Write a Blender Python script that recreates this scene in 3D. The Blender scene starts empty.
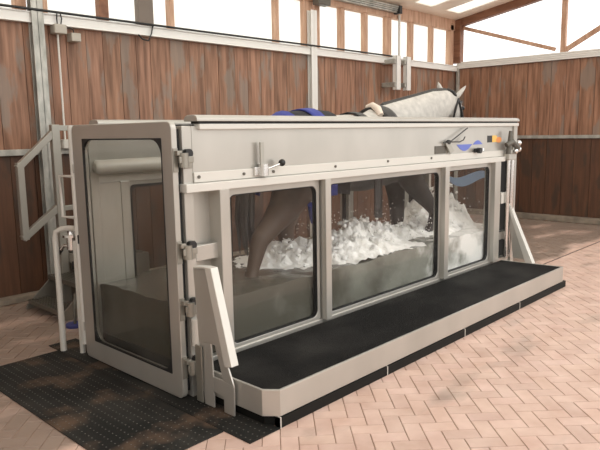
import bpy, bmesh, math, random
from mathutils import Vector, Matrix, noise
random.seed(7)
COL = bpy.context.scene.collection
sc = bpy.context.scene
PI = math.pi

# ------------------------------------------------------------------ materials
def mat(name, rgb, rough=.5, metal=0., **k):
    m = bpy.data.materials.new(name); m.use_nodes = True
    b = m.node_tree.nodes['Principled BSDF']
    b.inputs['Base Color'].default_value = (*rgb, 1)
    b.inputs['Roughness'].default_value = rough
    b.inputs['Metallic'].default_value = metal
    for kk, v in k.items(): b.inputs[kk].default_value = v
    return m

def srgb(r, g, b):
    f = lambda c: (c/255/12.92) if c/255 <= .04045 else ((c/255+.055)/1.055)**2.4
    return (f(r), f(g), f(b))

def nodes(m): return m.node_tree.nodes, m.node_tree.links

def mottle(m, c1, c2, scale=6, detail=5, stretch=(1, 1, 1), lo=.35, hi=.65, bump=0., attr=None, amt=.35, rough=None):
    """two-colour noise mottling in object space, optional per-piece tint attribute"""
    n, l = nodes(m); b = n['Principled BSDF']
    tc = n.new('ShaderNodeTexCoord'); mp = n.new('ShaderNodeMapping'); mp.inputs['Scale'].default_value = stretch
    nz = n.new('ShaderNodeTexNoise'); nz.inputs['Scale'].default_value = scale; nz.inputs['Detail'].default_value = detail
    cr = n.new('ShaderNodeValToRGB'); cr.color_ramp.elements[0].position = lo; cr.color_ramp.elements[1].position = hi
    cr.color_ramp.elements[0].color = (*c1, 1); cr.color_ramp.elements[1].color = (*c2, 1)
    l.new(tc.outputs['Object'], mp.inputs[0]); l.new(mp.outputs[0], nz.inputs['Vector']); l.new(nz.outputs[0], cr.inputs[0])
    out = cr.outputs[0]
    if attr:
        at = n.new('ShaderNodeAttribute'); at.attribute_name = attr
        mx = n.new('ShaderNodeMix'); mx.data_type = 'RGBA'; mx.blend_type = 'MULTIPLY'; mx.inputs[0].default_value = amt
        l.new(out, mx.inputs[6]); l.new(at.outputs['Color'], mx.inputs[7]); out = mx.outputs[2]
    l.new(out, b.inputs['Base Color'])
    if rough:
        mr = n.new('ShaderNodeMapRange'); mr.inputs[3].default_value, mr.inputs[4].default_value = rough
        l.new(nz.outputs[0], mr.inputs[0]); l.new(mr.outputs[0], b.inputs['Roughness'])
    if bump:
        bp = n.new('ShaderNodeBump'); bp.inputs['Strength'].default_value = bump; bp.inputs['Distance'].default_value = .01
        l.new(nz.outputs[0], bp.inputs['Height']); l.new(bp.outputs[0], b.inputs['Normal'])
    return m, out

M = {}
M['steel'] = mat('satin_stainless', srgb(206, 202, 194), .3, .5)
mottle(M['steel'], srgb(176, 173, 165), srgb(190, 186, 178), 2.2, 3, (1, 1, .6), .3, .7)
M['steel_white'] = mat('white_coated_metal', srgb(208, 205, 197), .35, .2)
M['chrome'] = mat('polished_steel', (.72, .71, .69), .18, 1.)
M['galv_light'] = mat('bright_galvanised_steel', srgb(238, 236, 231), .45, .1)
M['galv'] = mat('galvanised_steel', srgb(170, 168, 160), .45, .35)
mottle(M['galv'], srgb(150, 150, 143), srgb(200, 198, 190), 9, 4, (1, 1, .5), .3, .7)
M['grey_tube'] = mat('grey_tube_metal', srgb(170, 167, 158), .38, .45)
M['hinge'] = mat('dull_hinge_steel', srgb(150, 146, 136), .35, .6)
M['dark_steel'] = mat('dark_plate', srgb(96, 92, 84), .5, .3)
M['black'] = mat('black_plastic', (.012, .012, .012), .4)
M['rubber'] = mat('black_rubber', (.014, .013, .012), .7)
M['seal'] = mat('rubber_seal', (.01, .01, .01), .6)
M['skirt'] = mat('black_skirt', (.007, .007, .006), .6, **{'Specular IOR Level': .2})
M['blue'] = mat('blue_decal', srgb(96, 112, 190), .4)
M['pale_blue'] = mat('pale_blue_decal', srgb(150, 176, 208), .4)
M['orange'] = mat('orange_sticker', srgb(214, 140, 80), .5)
M['yellow'] = mat('yellow_sticker', srgb(222, 182, 92), .5)
M['white_plastic'] = mat('white_plastic', srgb(226, 222, 214), .45)
M['grey_box'] = mat('grey_box_plastic', srgb(185, 178, 166), .5)
M['blue_rubber'] = mat('blue_rubber', srgb(58, 62, 120), .5)

# step rubber: fine grain and worn dusty patches
M['step_rubber'] = mat('grooved_step_rubber', (.012, .011, .01), .75, **{'Specular IOR Level': .15})
mottle(M['step_rubber'], (.008, .0076, .0072), (.036, .034, .031), 2.6, 6, (.7, 1, 1), .45, .85, 0)
n, l = nodes(M['step_rubber'])
nz = n.new('ShaderNodeTexNoise'); nz.inputs['Scale'].default_value = 140; nz.inputs['Detail'].default_value = 2
tc = n.new('ShaderNodeTexCoord'); bp = n.new('ShaderNodeBump'); bp.inputs['Strength'].default_value = .8; bp.inputs['Distance'].default_value = .01
l.new(tc.outputs['Object'], nz.inputs['Vector']); l.new(nz.outputs[0], bp.inputs['Height']); l.new(bp.outputs[0], n['Principled BSDF'].inputs['Normal'])

# floor mat rubber with brown dirt
M['mat_rubber'] = mat('studded_mat_rubber', (.02, .02, .02), .75, **{'Specular IOR Level': .2})
m = M['mat_rubber']; _, o1 = mottle(m, srgb(30, 30, 28), srgb(56, 54, 50), 2.0, 5, (1, 1, 1), .42, .75)
n, l = nodes(m)
tc = n.new('ShaderNodeTexCoord'); nz = n.new('ShaderNodeTexNoise'); nz.inputs['Scale'].default_value = 3.1; nz.inputs['Detail'].default_value = 8
mp = n.new('ShaderNodeMapping'); mp.inputs['Location'].default_value = (3, 1.3, 0)
cr = n.new('ShaderNodeValToRGB'); cr.color_ramp.elements[0].position = .54; cr.color_ramp.elements[1].position = .72
mx = n.new('ShaderNodeMix'); mx.data_type = 'RGBA'; mx.inputs[7].default_value = (*srgb(92, 74, 60), 1)
l.new(tc.outputs['Object'], mp.inputs[0]); l.new(mp.outputs[0], nz.inputs['Vector']); l.new(nz.outputs[0], cr.inputs[0])
l.new(cr.outputs[0], mx.inputs[0]); l.new(o1, mx.inputs[6]); l.new(mx.outputs[2], n['Principled BSDF'].inputs['Base Color'])

# wood boards
def wood(name, c1, c2, c3):
    m = mat(name, c1, .55); n, l = nodes(m); b = n['Principled BSDF']
    tc = n.new('ShaderNodeTexCoord'); at = n.new('ShaderNodeAttribute'); at.attribute_name = 'tint'
    ad = n.new('ShaderNodeVectorMath'); ad.operation = 'MULTIPLY_ADD'
    ad.inputs[1].default_value = (7, 7, 7); l.new(at.outputs['Color'], ad.inputs[0]); l.new(tc.outputs['Object'], ad.inputs[2])
    mp = n.new('ShaderNodeMapping'); mp.inputs['Scale'].default_value = (9, 9, .7); l.new(ad.outputs[0], mp.inputs[0])
    g = n.new('ShaderNodeTexNoise'); g.inputs['Scale'].default_value = 2.2; g.inputs['Detail'].default_value = 6; l.new(mp.outputs[0], g.inputs['Vector'])
    cr = n.new('ShaderNodeValToRGB'); cr.color_ramp.elements[0].position = .35; cr.color_ramp.elements[1].position = .68
    cr.color_ramp.elements[0].color = (*c1, 1); cr.color_ramp.elements[1].color = (*c2, 1); l.new(g.outputs[0], cr.inputs[0])
    mp2 = n.new('ShaderNodeMapping'); mp2.inputs['Scale'].default_value = (3.2, 3.2, 1.1); l.new(ad.outputs[0], mp2.inputs[0])
    w = n.new('ShaderNodeTexNoise'); w.inputs['Scale'].default_value = 1.4; w.inputs['Detail'].default_value = 5; l.new(mp2.outputs[0], w.inputs['Vector'])
    cr2 = n.new('ShaderNodeValToRGB'); cr2.color_ramp.elements[0].position = .53; cr2.color_ramp.elements[1].position = .60
    l.new(w.outputs[0], cr2.inputs[0])
    mx = n.new('ShaderNodeMix'); mx.data_type = 'RGBA'; mx.inputs[7].default_value = (*c3, 1)
    mm = n.new('ShaderNodeMath'); mm.operation = 'MULTIPLY'; mm.inputs[1].default_value = .75; l.new(cr2.outputs[0], mm.inputs[0])
    l.new(mm.outputs[0], mx.inputs[0]); l.new(cr.outputs[0], mx.inputs[6])
    m3 = n.new('ShaderNodeMix'); m3.data_type = 'RGBA'; m3.blend_type = 'MULTIPLY'; m3.inputs[0].default_value = .4
    l.new(mx.outputs[2], m3.inputs[6]); l.new(at.outputs['Color'], m3.inputs[7]); l.new(m3.outputs[2], b.inputs['Base Color'])
    bp = n.new('ShaderNodeBump'); bp.inputs['Strength'].default_value = .25; bp.inputs['Distance'].default_value = .01
    l.new(g.outputs[0], bp.inputs['Height']); l.new(bp.outputs[0], b.inputs['Normal'])
    return m
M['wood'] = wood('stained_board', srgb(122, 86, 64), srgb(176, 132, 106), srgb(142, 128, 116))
M['wood_low'] = wood('dark_low_board', srgb(80, 54, 38), srgb(100, 68, 48), srgb(66, 52, 42))  # darker tone for the boards below the mid rail
M['bounce_cladding'] = mat('pale_bounce_cladding', srgb(228, 228, 224), .6)  # pale colour picked to bounce light onto the entry door
M['stud'] = mat('glow_pale_timber', srgb(178, 138, 112), .6)
mottle(M['stud'], srgb(176, 136, 110), srgb(212, 176, 150), 5, 4, (4, 4, .5), .3, .7)  # timber colour raised to carry the overexposed window glow
M['stud_dark'] = mat('weathered_timber', srgb(120, 108, 98), .6)
M['rafter'] = mat('brown_rafter_timber', srgb(130, 88, 64), .6)
mottle(M['rafter'], srgb(112, 72, 50), srgb(146, 102, 76), 4, 4, (3, .5, 3), .3, .7)

# herringbone bricks
M['brick'] = mat('clay_paver', srgb(200, 160, 140), .6)
m = M['brick']; n, l = nodes(m); b = n['Principled BSDF']
tc = n.new('ShaderNodeTexCoord'); at = n.new('ShaderNodeAttribute'); at.attribute_name = 'tint'
nz = n.new('ShaderNodeTexNoise'); nz.inputs['Scale'].default_value = 5; nz.inputs['Detail'].default_value = 6
l.new(tc.outputs['Object'], nz.inputs['Vector'])
cr = n.new('ShaderNodeValToRGB'); e = cr.color_ramp.elements
e[0].position = .3; e[0].color = (*srgb(196, 164, 148), 1); e[1].position = .7; e[1].color = (*srgb(216, 188, 173), 1)
l.new(nz.outputs[0], cr.inputs[0])
mx = n.new('ShaderNodeMix'); mx.data_type = 'RGBA'; mx.blend_type = 'MULTIPLY'; mx.inputs[0].default_value = .55
l.new(cr.outputs[0], mx.inputs[6]); l.new(at.outputs['Color'], mx.inputs[7])
# grime: heavy behind the drain line and towards the back wall, light patches elsewhere
sx = n.new('ShaderNodeSeparateXYZ'); l.new(tc.outputs['Object'], sx.inputs[0])
my = n.new('ShaderNodeMapRange'); my.inputs[1].default_value = -.12; my.inputs[2].default_value = .1; l.new(sx.outputs[1], my.inputs[0])
g = n.new('ShaderNodeTexNoise'); g.inputs['Scale'].default_value = 1.5; g.inputs['Detail'].default_value = 7
mp = n.new('ShaderNodeMapping'); mp.inputs['Scale'].default_value = (.6, 1.4, 1); l.new(tc.outputs['Object'], mp.inputs[0]); l.new(mp.outputs[0], g.inputs['Vector'])
th = n.new('ShaderNodeMath'); th.operation = 'MULTIPLY_ADD'; th.inputs[1].default_value = .3; l.new(my.outputs[0], th.inputs[0]); l.new(g.outputs[0], th.inputs[2])
cg = n.new('ShaderNodeValToRGB'); cg.color_ramp.elements[0].position = .58; cg.color_ramp.elements[1].position = .76; l.new(th.outputs[0], cg.inputs[0])
mg = n.new('ShaderNodeMath'); mg.operation = 'MULTIPLY'; mg.inputs[1].default_value = .75; l.new(cg.outputs[0], mg.inputs[0])
m2 = n.new('ShaderNodeMix'); m2.data_type = 'RGBA'; m2.inputs[7].default_value = (*srgb(116, 104, 92), 1)
l.new(mg.outputs[0], m2.inputs[0]); l.new(mx.outputs[2], m2.inputs[6]); l.new(m2.outputs[2], b.inputs['Base Color'])
mr = n.new('ShaderNodeMapRange'); mr.inputs[3].default_value = .62; mr.inputs[4].default_value = .3; l.new(cg.outputs[0], mr.inputs[0]); l.new(mr.outputs[0], b.inputs['Roughness'])
M['mortar'] = mat('sand_joint', srgb(150, 126, 110), .9)
M['kerb'] = mat('concrete_kerb', srgb(134, 124, 110), .7)
mottle(M['kerb'], srgb(120, 110, 98), srgb(150, 138, 122), 6, 5)
M['roof'] = mat('cream_roof_lining', srgb(248, 234, 218), .5)

def glass_mat(name, tint, film, film_col, gloss=1.):
    """thin sheet: tinted see-through + fresnel mirror + a little diffuse film"""
    m = bpy.data.materials.new(name); m.use_nodes = True; n, l = nodes(m); n.clear()
    o = n.new('ShaderNodeOutputMaterial'); t = n.new('ShaderNodeBsdfTransparent'); t.inputs[0].default_value = (*tint, 1)
    d = n.new('ShaderNodeBsdfDiffuse'); d.inputs[0].default_value = (*film_col, 1)
    nz = n.new('ShaderNodeTexNoise'); nz.inputs['Scale'].default_value = 4; nz.inputs['Detail'].default_value = 6
    tc = n.new('ShaderNodeTexCoord'); l.new(tc.outputs['Object'], nz.inputs['Vector'])
    mr = n.new('ShaderNodeMapRange'); mr.inputs[1].default_value = .35; mr.inputs[2].default_value = .7
    mr.inputs[3].default_value = film*.5; mr.inputs[4].default_value = film*1.5; l.new(nz.outputs[0], mr.inputs[0])
    a = n.new('ShaderNodeMixShader'); l.new(mr.outputs[0], a.inputs[0]); l.new(t.outputs[0], a.inputs[1]); l.new(d.outputs[0], a.inputs[2])
    g = n.new('ShaderNodeBsdfGlossy'); g.inputs['Roughness'].default_value = .03; g.inputs[0].default_value = (gloss, gloss, gloss, 1)
    lw = n.new('ShaderNodeLayerWeight'); lw.inputs[0].default_value = .5
    pw = n.new('ShaderNodeMath'); pw.operation = 'POWER'; pw.inputs[1].default_value = 5; l.new(lw.outputs['Facing'], pw.inputs[0])
    f = n.new('ShaderNodeMath'); f.operation = 'MULTIPLY_ADD'; f.inputs[1].default_value = .5; f.inputs[2].default_value = .01; l.new(pw.outputs[0], f.inputs[0])
    s = n.new('ShaderNodeMixShader'); l.new(f.outputs[0], s.inputs[0]); l.new(a.outputs[0], s.inputs[1]); l.new(g.outputs[0], s.inputs[2])
    l.new(s.outputs[0], o.inputs[0])
    return m
M['glass'] = glass_mat('wet_safety_glass', (.985, .985, .98), .004, (.72, .71, .68))
M['door_glass'] = glass_mat('door_safety_glass', (.86, .86, .84), .05, (.42, .41, .38))

def sheet_mat():
    m = bpy.data.materials.new('clear_corrugated_sheet'); m.use_nodes = True; n, l = nodes(m); n.clear()
    o = n.new('ShaderNodeOutputMaterial'); t = n.new('ShaderNodeBsdfTransparent'); t.inputs[0].default_value = (.93, .92, .88, 1)
    d = n.new('ShaderNodeBsdfTranslucent'); d.inputs[0].default_value = (.9, .88, .84, 1)
    s = n.new('ShaderNodeMixShader'); s.inputs[0].default_value = .4
    l.new(t.outputs[0], s.inputs[1]); l.new(d.outputs[0], s.inputs[2]); l.new(s.outputs[0], o.inputs[0]); return m
M['sheet'] = sheet_mat()

def water_mat():
    m = bpy.data.materials.new('churned_pool_water'); m.use_nodes = True; n, l = nodes(m); b = n['Principled BSDF']
    tc = n.new('ShaderNodeTexCoord'); sx = n.new('ShaderNodeSeparateXYZ'); l.new(tc.outputs['Object'], sx.inputs[0])
    nz = n.new('ShaderNodeTexNoise'); nz.inputs['Scale'].default_value = 3.2; nz.inputs['Detail'].default_value = 6; l.new(tc.outputs['Object'], nz.inputs['Vector'])
    # churned, airier (whiter) water towards the front of the belt where the hooves strike
    ad = n.new('ShaderNodeMath'); ad.operation = 'ADD'; ad.inputs[1].default_value = 2.3; l.new(sx.outputs[0], ad.inputs[0])
    ma = n.new('ShaderNodeMath'); ma.operation = 'MULTIPLY_ADD'; ma.inputs[1].default_value = .25; l.new(ad.outputs[0], ma.inputs[0]); l.new(nz.outputs[0], ma.inputs[2])
    cr = n.new('ShaderNodeValToRGB'); e = cr.color_ramp.elements
    e[0].position = .45; e[0].color = (*srgb(86, 84, 75), 1); e[1].position = .86; e[1].color = (*srgb(240, 240, 236), 1)
    x = e.new(.74); x.color = (*srgb(140, 141, 132), 1)
    mr = n.new('ShaderNodeMapRange'); mr.inputs[1].default_value = 0; mr.inputs[2].default_value = 1.7; l.new(ma.outputs[0], mr.inputs[0])
    l.new(mr.outputs[0], cr.inputs[0]); l.new(cr.outputs[0], b.inputs['Base Color'])
    b.inputs['Roughness'].default_value = .25; b.inputs['Alpha'].default_value = .9
    bp = n.new('ShaderNodeBump'); bp.inputs['Strength'].default_value = .3; bp.inputs['Distance'].default_value = .03
    l.new(nz.outputs[0], bp.inputs['Height']); l.new(bp.outputs[0], b.inputs['Normal'])
    return m
M['water'] = water_mat()
M['foam'] = mat('white_foam', srgb(242, 240, 235), .8, **{'Subsurface Weight': .7, 'Subsurface Scale': .08, 'Subsurface Radius': (1, 1, 1)})
n, l = nodes(M['foam']); nz = n.new('ShaderNodeTexNoise'); nz.inputs['Scale'].default_value = 26; nz.inputs['Detail'].default_value = 8
tc = n.new('ShaderNodeTexCoord'); l.new(tc.outputs['Object'], nz.inputs['Vector'])
bp = n.new('ShaderNodeBump'); bp.inputs['Strength'].default_value = .7; bp.inputs['Distance'].default_value = .03
l.new(nz.outputs[0], bp.inputs['Height']); l.new(bp.outputs[0], n['Principled BSDF'].inputs['Normal'])

# ------------------------------------------------------------------ mesh builder
class MB:
    def __init__(s): s.v = []; s.f = []; s.t = []; s.smooth = []
    def add(s, vs, fs, sm=False, tint=None):
        o = len(s.v); s.v += [Vector(p) for p in vs]
        for f in fs: s.f.append([i+o for i in f]); s.smooth.append(sm); s.t.append(tint)
        return s
    def box(s, x0, x1, y0, y1, z0, z1, tint=None):
        vs = [(x, y, z) for x in (x0, x1) for y in (y0, y1) for z in (z0, z1)]
        return s.add(vs, [(0, 1, 3, 2), (4, 6, 7, 5), (0, 4, 5, 1), (2, 3, 7, 6), (0, 2, 6, 4), (1, 5, 7, 3)], tint=tint)
    def prism(s, pts, ax, a, b):
        """polygon in the plane across axis ax, extruded from a to b"""
        def P(p, w):
            q = list(p); q.insert(ax, w); return q
        k = len(pts)
        vs = [P(p, a) for p in pts]+[P(p, b) for p in pts]
        fs = [list(range(k))[::-1], [i+k for i in range(k)]]+[(i, (i+1) % k, (i+1) % k+k, i+k) for i in range(k)]
        return s.add(vs, fs)
    def ring(s, outer, inner, ax, a, b):
        """frame: two loops of equal length, extruded"""
        def P(p, w):
            q = list(p); q.insert(ax, w); return q
        k = len(outer)
        vs = [P(p, a) for p in outer]+[P(p, a) for p in inner]+[P(p, b) for p in outer]+[P(p, b) for p in inner]
        fs = []
        for i in range(k):
            j = (i+1) % k
            fs += [(i, j, j+k, i+k), (i+2*k, i+3*k, j+3*k, j+2*k), (i, i+2*k, j+2*k, j), (i+k, j+k, j+3*k, i+3*k)]
        return s.add(vs, fs)
    def tube(s, pts, r, seg=14, caps=True, flat=None):
        """round (or elliptical) tube along a polyline; r is a number or a list; flat=(side list, up list) gives two radii"""
        pts = [Vector(p) for p in pts]; k = len(pts)
        rad = r if isinstance(r, (list, tuple)) else [r]*k
        up = None; vs = []
        for i, p in enumerate(pts):
            d = (pts[min(i+1, k-1)]-pts[max(i-1, 0)]).normalized()
            if up is None:
                up = Vector((0, 0, 1)) if abs(d.z) < .9 else Vector((1, 0, 0))
            sd = d.cross(up).normalized(); up = sd.cross(d).normalized()
            ra = rad[i]; a_, b_ = ra if isinstance(ra, (tuple, list)) else (ra, ra)
            vs += [p+sd*math.cos(2*PI*q/seg)*a_+up*math.sin(2*PI*q/seg)*b_ for q in range(seg)]
        fs = [(i*seg+q, i*seg+(q+1) % seg, (i+1)*seg+(q+1) % seg, (i+1)*seg+q) for i in range(k-1) for q in range(seg)]
        s.add(vs, fs, True)
        if caps: s.add(vs[:seg], [list(range(seg))[::-1]]); s.add(vs[-seg:], [list(range(seg))])
        return s
    def ball(s, c, r, sub=2, nz=0., seed=0., sq=(1, 1, 1)):
        bm = bmesh.new(); bmesh.ops.create_icosphere(bm, subdivisions=sub, radius=1)
        c = Vector(c); vs = []
        for v in bm.verts:
            p = v.co.copy()
            q = 1+nz*(noise.noise(p*1.7+Vector((seed, seed*2, 0)))+.6*noise.noise(p*4+Vector((seed, 0, seed)))) if nz else 1
            vs.append(c+Vector((p.x*sq[0], p.y*sq[1], p.z*sq[2]))*r*q)
        fs = [[v.index for v in f.verts] for f in bm.faces]; bm.free()
        return s.add(vs, fs, True)
    def quad_tube(s, pts, w):
        """square-section tube along a polyline"""
        pts = [Vector(p) for p in pts]
        for q, (a, b) in enumerate(zip(pts, pts[1:])):
            d = (b-a).normalized(); up = Vector((0, 0, 1)) if abs(d.z) < .95 else Vector((0, 1, 0))
            sd = d.cross(up).normalized(); up = sd.cross(d).normalized(); h = w/2*(1-.012*q)
            vs = [p+sd*i*h+up*j*h for p in (a-d*h*.97, b+d*h*.97) for i, j in ((-1, -1), (1, -1), (1, 1), (-1, 1))]
            s.add(vs, [(0, 1, 2, 3)[::-1], (4, 5, 6, 7), (0, 1, 5, 4), (1, 2, 6, 5), (2, 3, 7, 6), (3, 0, 4, 7)])
        return s
    def build(s, name, m, parent=None, bevel=0., origin=None, kind=None, seg=2):
        org = wloc(parent) if parent else Vector(origin or (0, 0, 0))
        me = bpy.data.meshes.new(name); me.from_pydata([p-org for p in s.v], [], s.f); me.update()
        bm = bmesh.new(); bm.from_mesh(me); bmesh.ops.recalc_face_normals(bm, faces=bm.faces); bm.to_mesh(me); bm.free()
        me.polygons.foreach_set('use_smooth', s.smooth)
        if any(t is not None for t in s.t):
            at = me.attributes.new('tint', 'FLOAT_COLOR', 'FACE')
            for i, t in enumerate(s.t): at.data[i].color = (*(t or (1, 1, 1)), 1)
        me.materials.append(m)
        o = bpy.data.objects.new(name, me); COL.objects.link(o)
        if parent: o.parent = parent
        else: o.location = org
        if bevel:
            b = o.modifiers.new('Bevel', 'BEVEL'); b.width = bevel; b.segments = seg; b.limit_method = 'ANGLE'; b.angle_limit = .6
        if kind: o['kind'] = kind
        return o

def wloc(o):
    v = Vector((0, 0, 0))
    while o: v += o.location; o = o.parent
    return v
def tag(o, label, cat, group=None, kind=None):
    o['label'] = label; o['category'] = cat
    if group: o['group'] = group
    if kind: o['kind'] = kind
    return o
def empty(name, loc, label, cat, group=None):
    o = bpy.data.objects.new(name, None); COL.objects.link(o); o.location = loc; o.empty_display_size = .1
    return tag(o, label, cat, group)
def box(*a): return MB().box(*a)
def copy_tree(o, parent=None, shift=None):
    c = o.copy(); COL.objects.link(c)
    if parent: c.parent = parent
    if shift: c.location = Vector(o.location)+Vector(shift)
    for ch in list(o.children): copy_tree(ch, c)
    return c

def rrect(a0, a1, b0, b1, r, k=6):
    """rounded rectangle loop and the matching outer rectangle loop generator"""
    pts = []
    for (ca, cb, s0) in ((a1-r, b1-r, 0), (a0+r, b1-r, 1), (a0+r, b0+r, 2), (a1-r, b0+r, 3)):
        for i in range(k+1):
            t = (s0+i/k)*PI/2; pts.append((ca+r*math.cos(t), cb+r*math.sin(t)))
    return pts
def outer_for(a0, a1, b0, b1, k=6):
    """same count as rrect, with each corner arc spread onto the square corner"""
    pts = []
    for (ca, cb, s0) in ((a1, b1, 0), (a0, b1, 1), (a0, b0, 2), (a1, b0, 3)):
        for i in range(k+1): pts.append((ca, cb))
    return pts
def frame(mb, A0, A1, B0, B1, a0, a1, b0, b1, r, ax, w0, w1):
    mb.ring(rrect(A0, A1, B0, B1, .006), rrect(a0, a1, b0, b1, r), ax, w0, w1); return mb

# ------------------------------------------------------------------ the setting
YB, XR = 3.5, 9.65
# herringbone paving as real bricks
mb = MB(); L, W = .21, .105; g = .0022
ca, sa = math.cos(math.radians(46)), math.sin(math.radians(46))
def tobrick(x, y): return x*ca-y*sa, x*sa+y*ca
for i in range(-110, 120):
    for j in range(-120, 120):
        kk = (i-j) % 4
        if kk not in (0, 3): continue
        for (x0, y0, x1, y1) in (((i*W, j*W, i*W+L, j*W+W),) if kk == 0 else ((i*W, j*W, i*W+W, j*W+L),)):
            cx, cy = tobrick((x0+x1)/2, (y0+y1)/2)
            if not (-4.6 < cx < 9.5 and -6.2 < cy < 3.35): continue
            if .35 < cx < 4.4 and .15 < cy < 1.1: continue
            vs = [tobrick(*p) for p in ((x0+g, y0+g), (x1-g, y0+g), (x1-g, y1-g), (x0+g, y1-g))]
            vi = [tobrick(*p) for p in ((x0+g*2, y0+g*2), (x1-g*2, y0+g*2), (x1-g*2, y1-g*2), (x0+g*2, y1-g*2))]
            z = random.uniform(-.0012, .0003); t = random.choice((1, .97, .93, .88, .82, 1, .92)); t *= random.uniform(.94, 1)
            tint = (t, t*random.uniform(.97, 1), t*random.uniform(.96, 1))
            mb.add([(x, y, z) for x, y in vi]+[(x, y, z-.004) for x, y in vs],
                   [(0, 1, 2, 3), (0, 4, 5, 1), (1, 5, 6, 2), (2, 6, 7, 3), (3, 7, 4, 0)], tint=tint)
floor = mb.build('floor', M['brick'], kind='structure')
box(-5, 24, -24, 3.8, -.06, -.005).build('floor_joint_sand', M['mortar'], floor)
box(-24, -5, -24, 3.8, -.06, -.006).build('yard', M['kerb'], floor)
box(5.0, 9.4, -.108, -.092, -.012, .0015).build('drain_slot', M['black'], floor)

def boards(mb, lo, hi, z0, z1, put, wmin=.19, wmax=.3):
    x = lo
    while x < hi-.02:
        w = min(random.uniform(wmin, wmax), hi-x); t = random.uniform(.72, 1.)
        put(mb, x+.003, x+w-.003, z0, z1, random.uniform(0, .006), (t, t*random.uniform(.94, 1), t*random.uniform(.9, 1)))
        x += w
pb = lambda mb, a, b, z0, z1, d, t: mb.box(a, b, YB-d, YB+.04, z0, z1, t)
pr = lambda mb, a, b, z0, z1, d, t: mb.box(XR-d, XR+.04, a, b, z0, z1, t)
pl = lambda mb, a, b, z0, z1, d, t: mb.box(-4.64, -4.6+d, a, b, z0, z1, t)
mb = MB(); boards(mb, -4.6, XR, 1.58, 3.0, pb); wall = mb.build('wall_back', M['wood'], kind='structure')
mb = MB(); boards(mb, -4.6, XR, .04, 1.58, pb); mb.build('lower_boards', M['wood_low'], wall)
box(-4.6, XR+.1, YB+.04, YB+.07, 0, 3.0).build('backing', M['stud_dark'], wall)
mb = MB(); boards(mb, -2.2, YB, 1.58, 3.05, pr); wr = mb.build('wall_right', M['wood'], kind='structure')
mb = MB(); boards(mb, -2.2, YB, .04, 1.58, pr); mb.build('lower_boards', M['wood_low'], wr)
box(XR+.04, XR+.07, -2.2, YB+.07, 0, 3.05).build('backing', M['stud_dark'], wr)
mb = MB(); boards(mb, -11, YB, 1.58, 3.0, pl); wl = mb.build('wall_left_unseen', M['bounce_cladding'], kind='structure')  # unseen wall put in to steer the light on the entry door
mb = MB(); boards(mb, -11, YB, .0, 1.58, pl); mb.build('lower_boards', M['bounce_cladding'], wl)
# kerbs
mb = MB().box(-4.55, XR, YB-.15, YB, 0, .06); mb.build('baseboard_back', M['kerb'], kind='structure', bevel=.008)
mb = MB().box(XR-.17, XR, -2.2, YB-.15, 0, .1); mb.build('baseboard_right', M['kerb'], kind='structure', bevel=.008)

# steel rails on the boards
def trim(n, mb, m, bev=.004): return mb.build('trim_%d' % n, m, kind='structure', bevel=bev)
trim(1, MB().box(-4.5, XR-.04, YB-.07, YB-.005, 2.935, 3.03).box(-4.5, XR-.04, YB-.085, YB-.005, 3.03, 3.045).box(-4.5, XR-.04, YB-.078, YB-.005, 2.93, 2.942), M['galv_light'])
mb = MB()
for z in (2.985, 3.02, 3.055, 3.09): mb.box(XR-.06, XR-.005, -2.2, YB-.04, z, z+.028)
mb.box(XR-.045, XR-.005, -2.2, YB-.04, 2.985, 3.12); trim(2, mb, M['galv_light'])
trim(3, MB().box(-4.5, XR-.04, YB-.05, YB-.005, 1.55, 1.615), M['galv'])
trim(4, MB().box(XR-.05, XR-.005, -2.2, YB-.04, 1.55, 1.61), M['galv'])
# I-section uprights
def upright(n, x0, x1, z1, m=M['galv'], y=YB-.1):
    mb = MB().box(x0, x1, y, y+.014, .06, z1).box(x0, x1, YB-.02, YB-.006, .06, z1).box((x0+x1)/2-.006, (x0+x1)/2+.006, y, YB-.006, .06, z1)
    trim(n, mb, m, .003)
upright(5, .72, .85, 3.45); upright(6, 5.07, 5.2, 3.6, M['galv_light']); upright(7, -3.65, -3.52, 3.6)
box(XR-.07, XR-.006, YB-.1, YB-.04, .06, 3.0).build('trim_8', M['galv'], kind='structure', bevel=.006)

# eaves beam, clerestory studs and sheets
box(-4.6, XR+.1, YB-.02, YB+.1, 3.745, 3.96).build('trim_9', M['stud'], kind='structure', bevel=.006)
bays = [(-4.5, .75, 1), (.82, 5.1, 2), (5.25, 9.4, 3)]
studs = {1: [(-1.4, -1.27, 'stud'), (.02, .13, 'stud'), (.6, .72, 'stud')],
         2: [(.87, .95, 'stud'), (1.56, 1.68, 'rafter'), (2.08, 2.29, 'stud_dark'), (2.53, 2.6, 'stud'), (4.4, 4.47, 'stud'), (5.02, 5.2, 'stud')],
         3: [(5.27, 5.38, 'stud'), (5.9, 6.0, 'stud'), (6.54, 6.63, 'stud'), (7.18, 7.33, 'stud'), (7.95, 8.05, 'stud'), (8.68, 8.76, 'stud')]}
for x0, x1, k in bays:
    mb = MB(); nx = int((x1-x0)/.019); vs = []
    for i in range(nx+1):
        x = x0+(x1-x0)*i/nx
        for z in (3.03, 3.76): vs.append((x, YB+.12+.012*math.sin(i*PI/2), z))
    mb.add(vs, [(2*i, 2*i+2, 2*i+3, 2*i+1) for i in range(nx)], True)
    w = mb.build('window_%d' % k, M['sheet'], kind='structure')
    sol = w.modifiers.new('Solidify', 'SOLIDIFY'); sol.thickness = .003
    for a, b_, mm in studs[k]:
        box(a, b_, YB, YB+.09, 3.03, 3.76).build('mullion', M[mm], w, .004)
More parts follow.
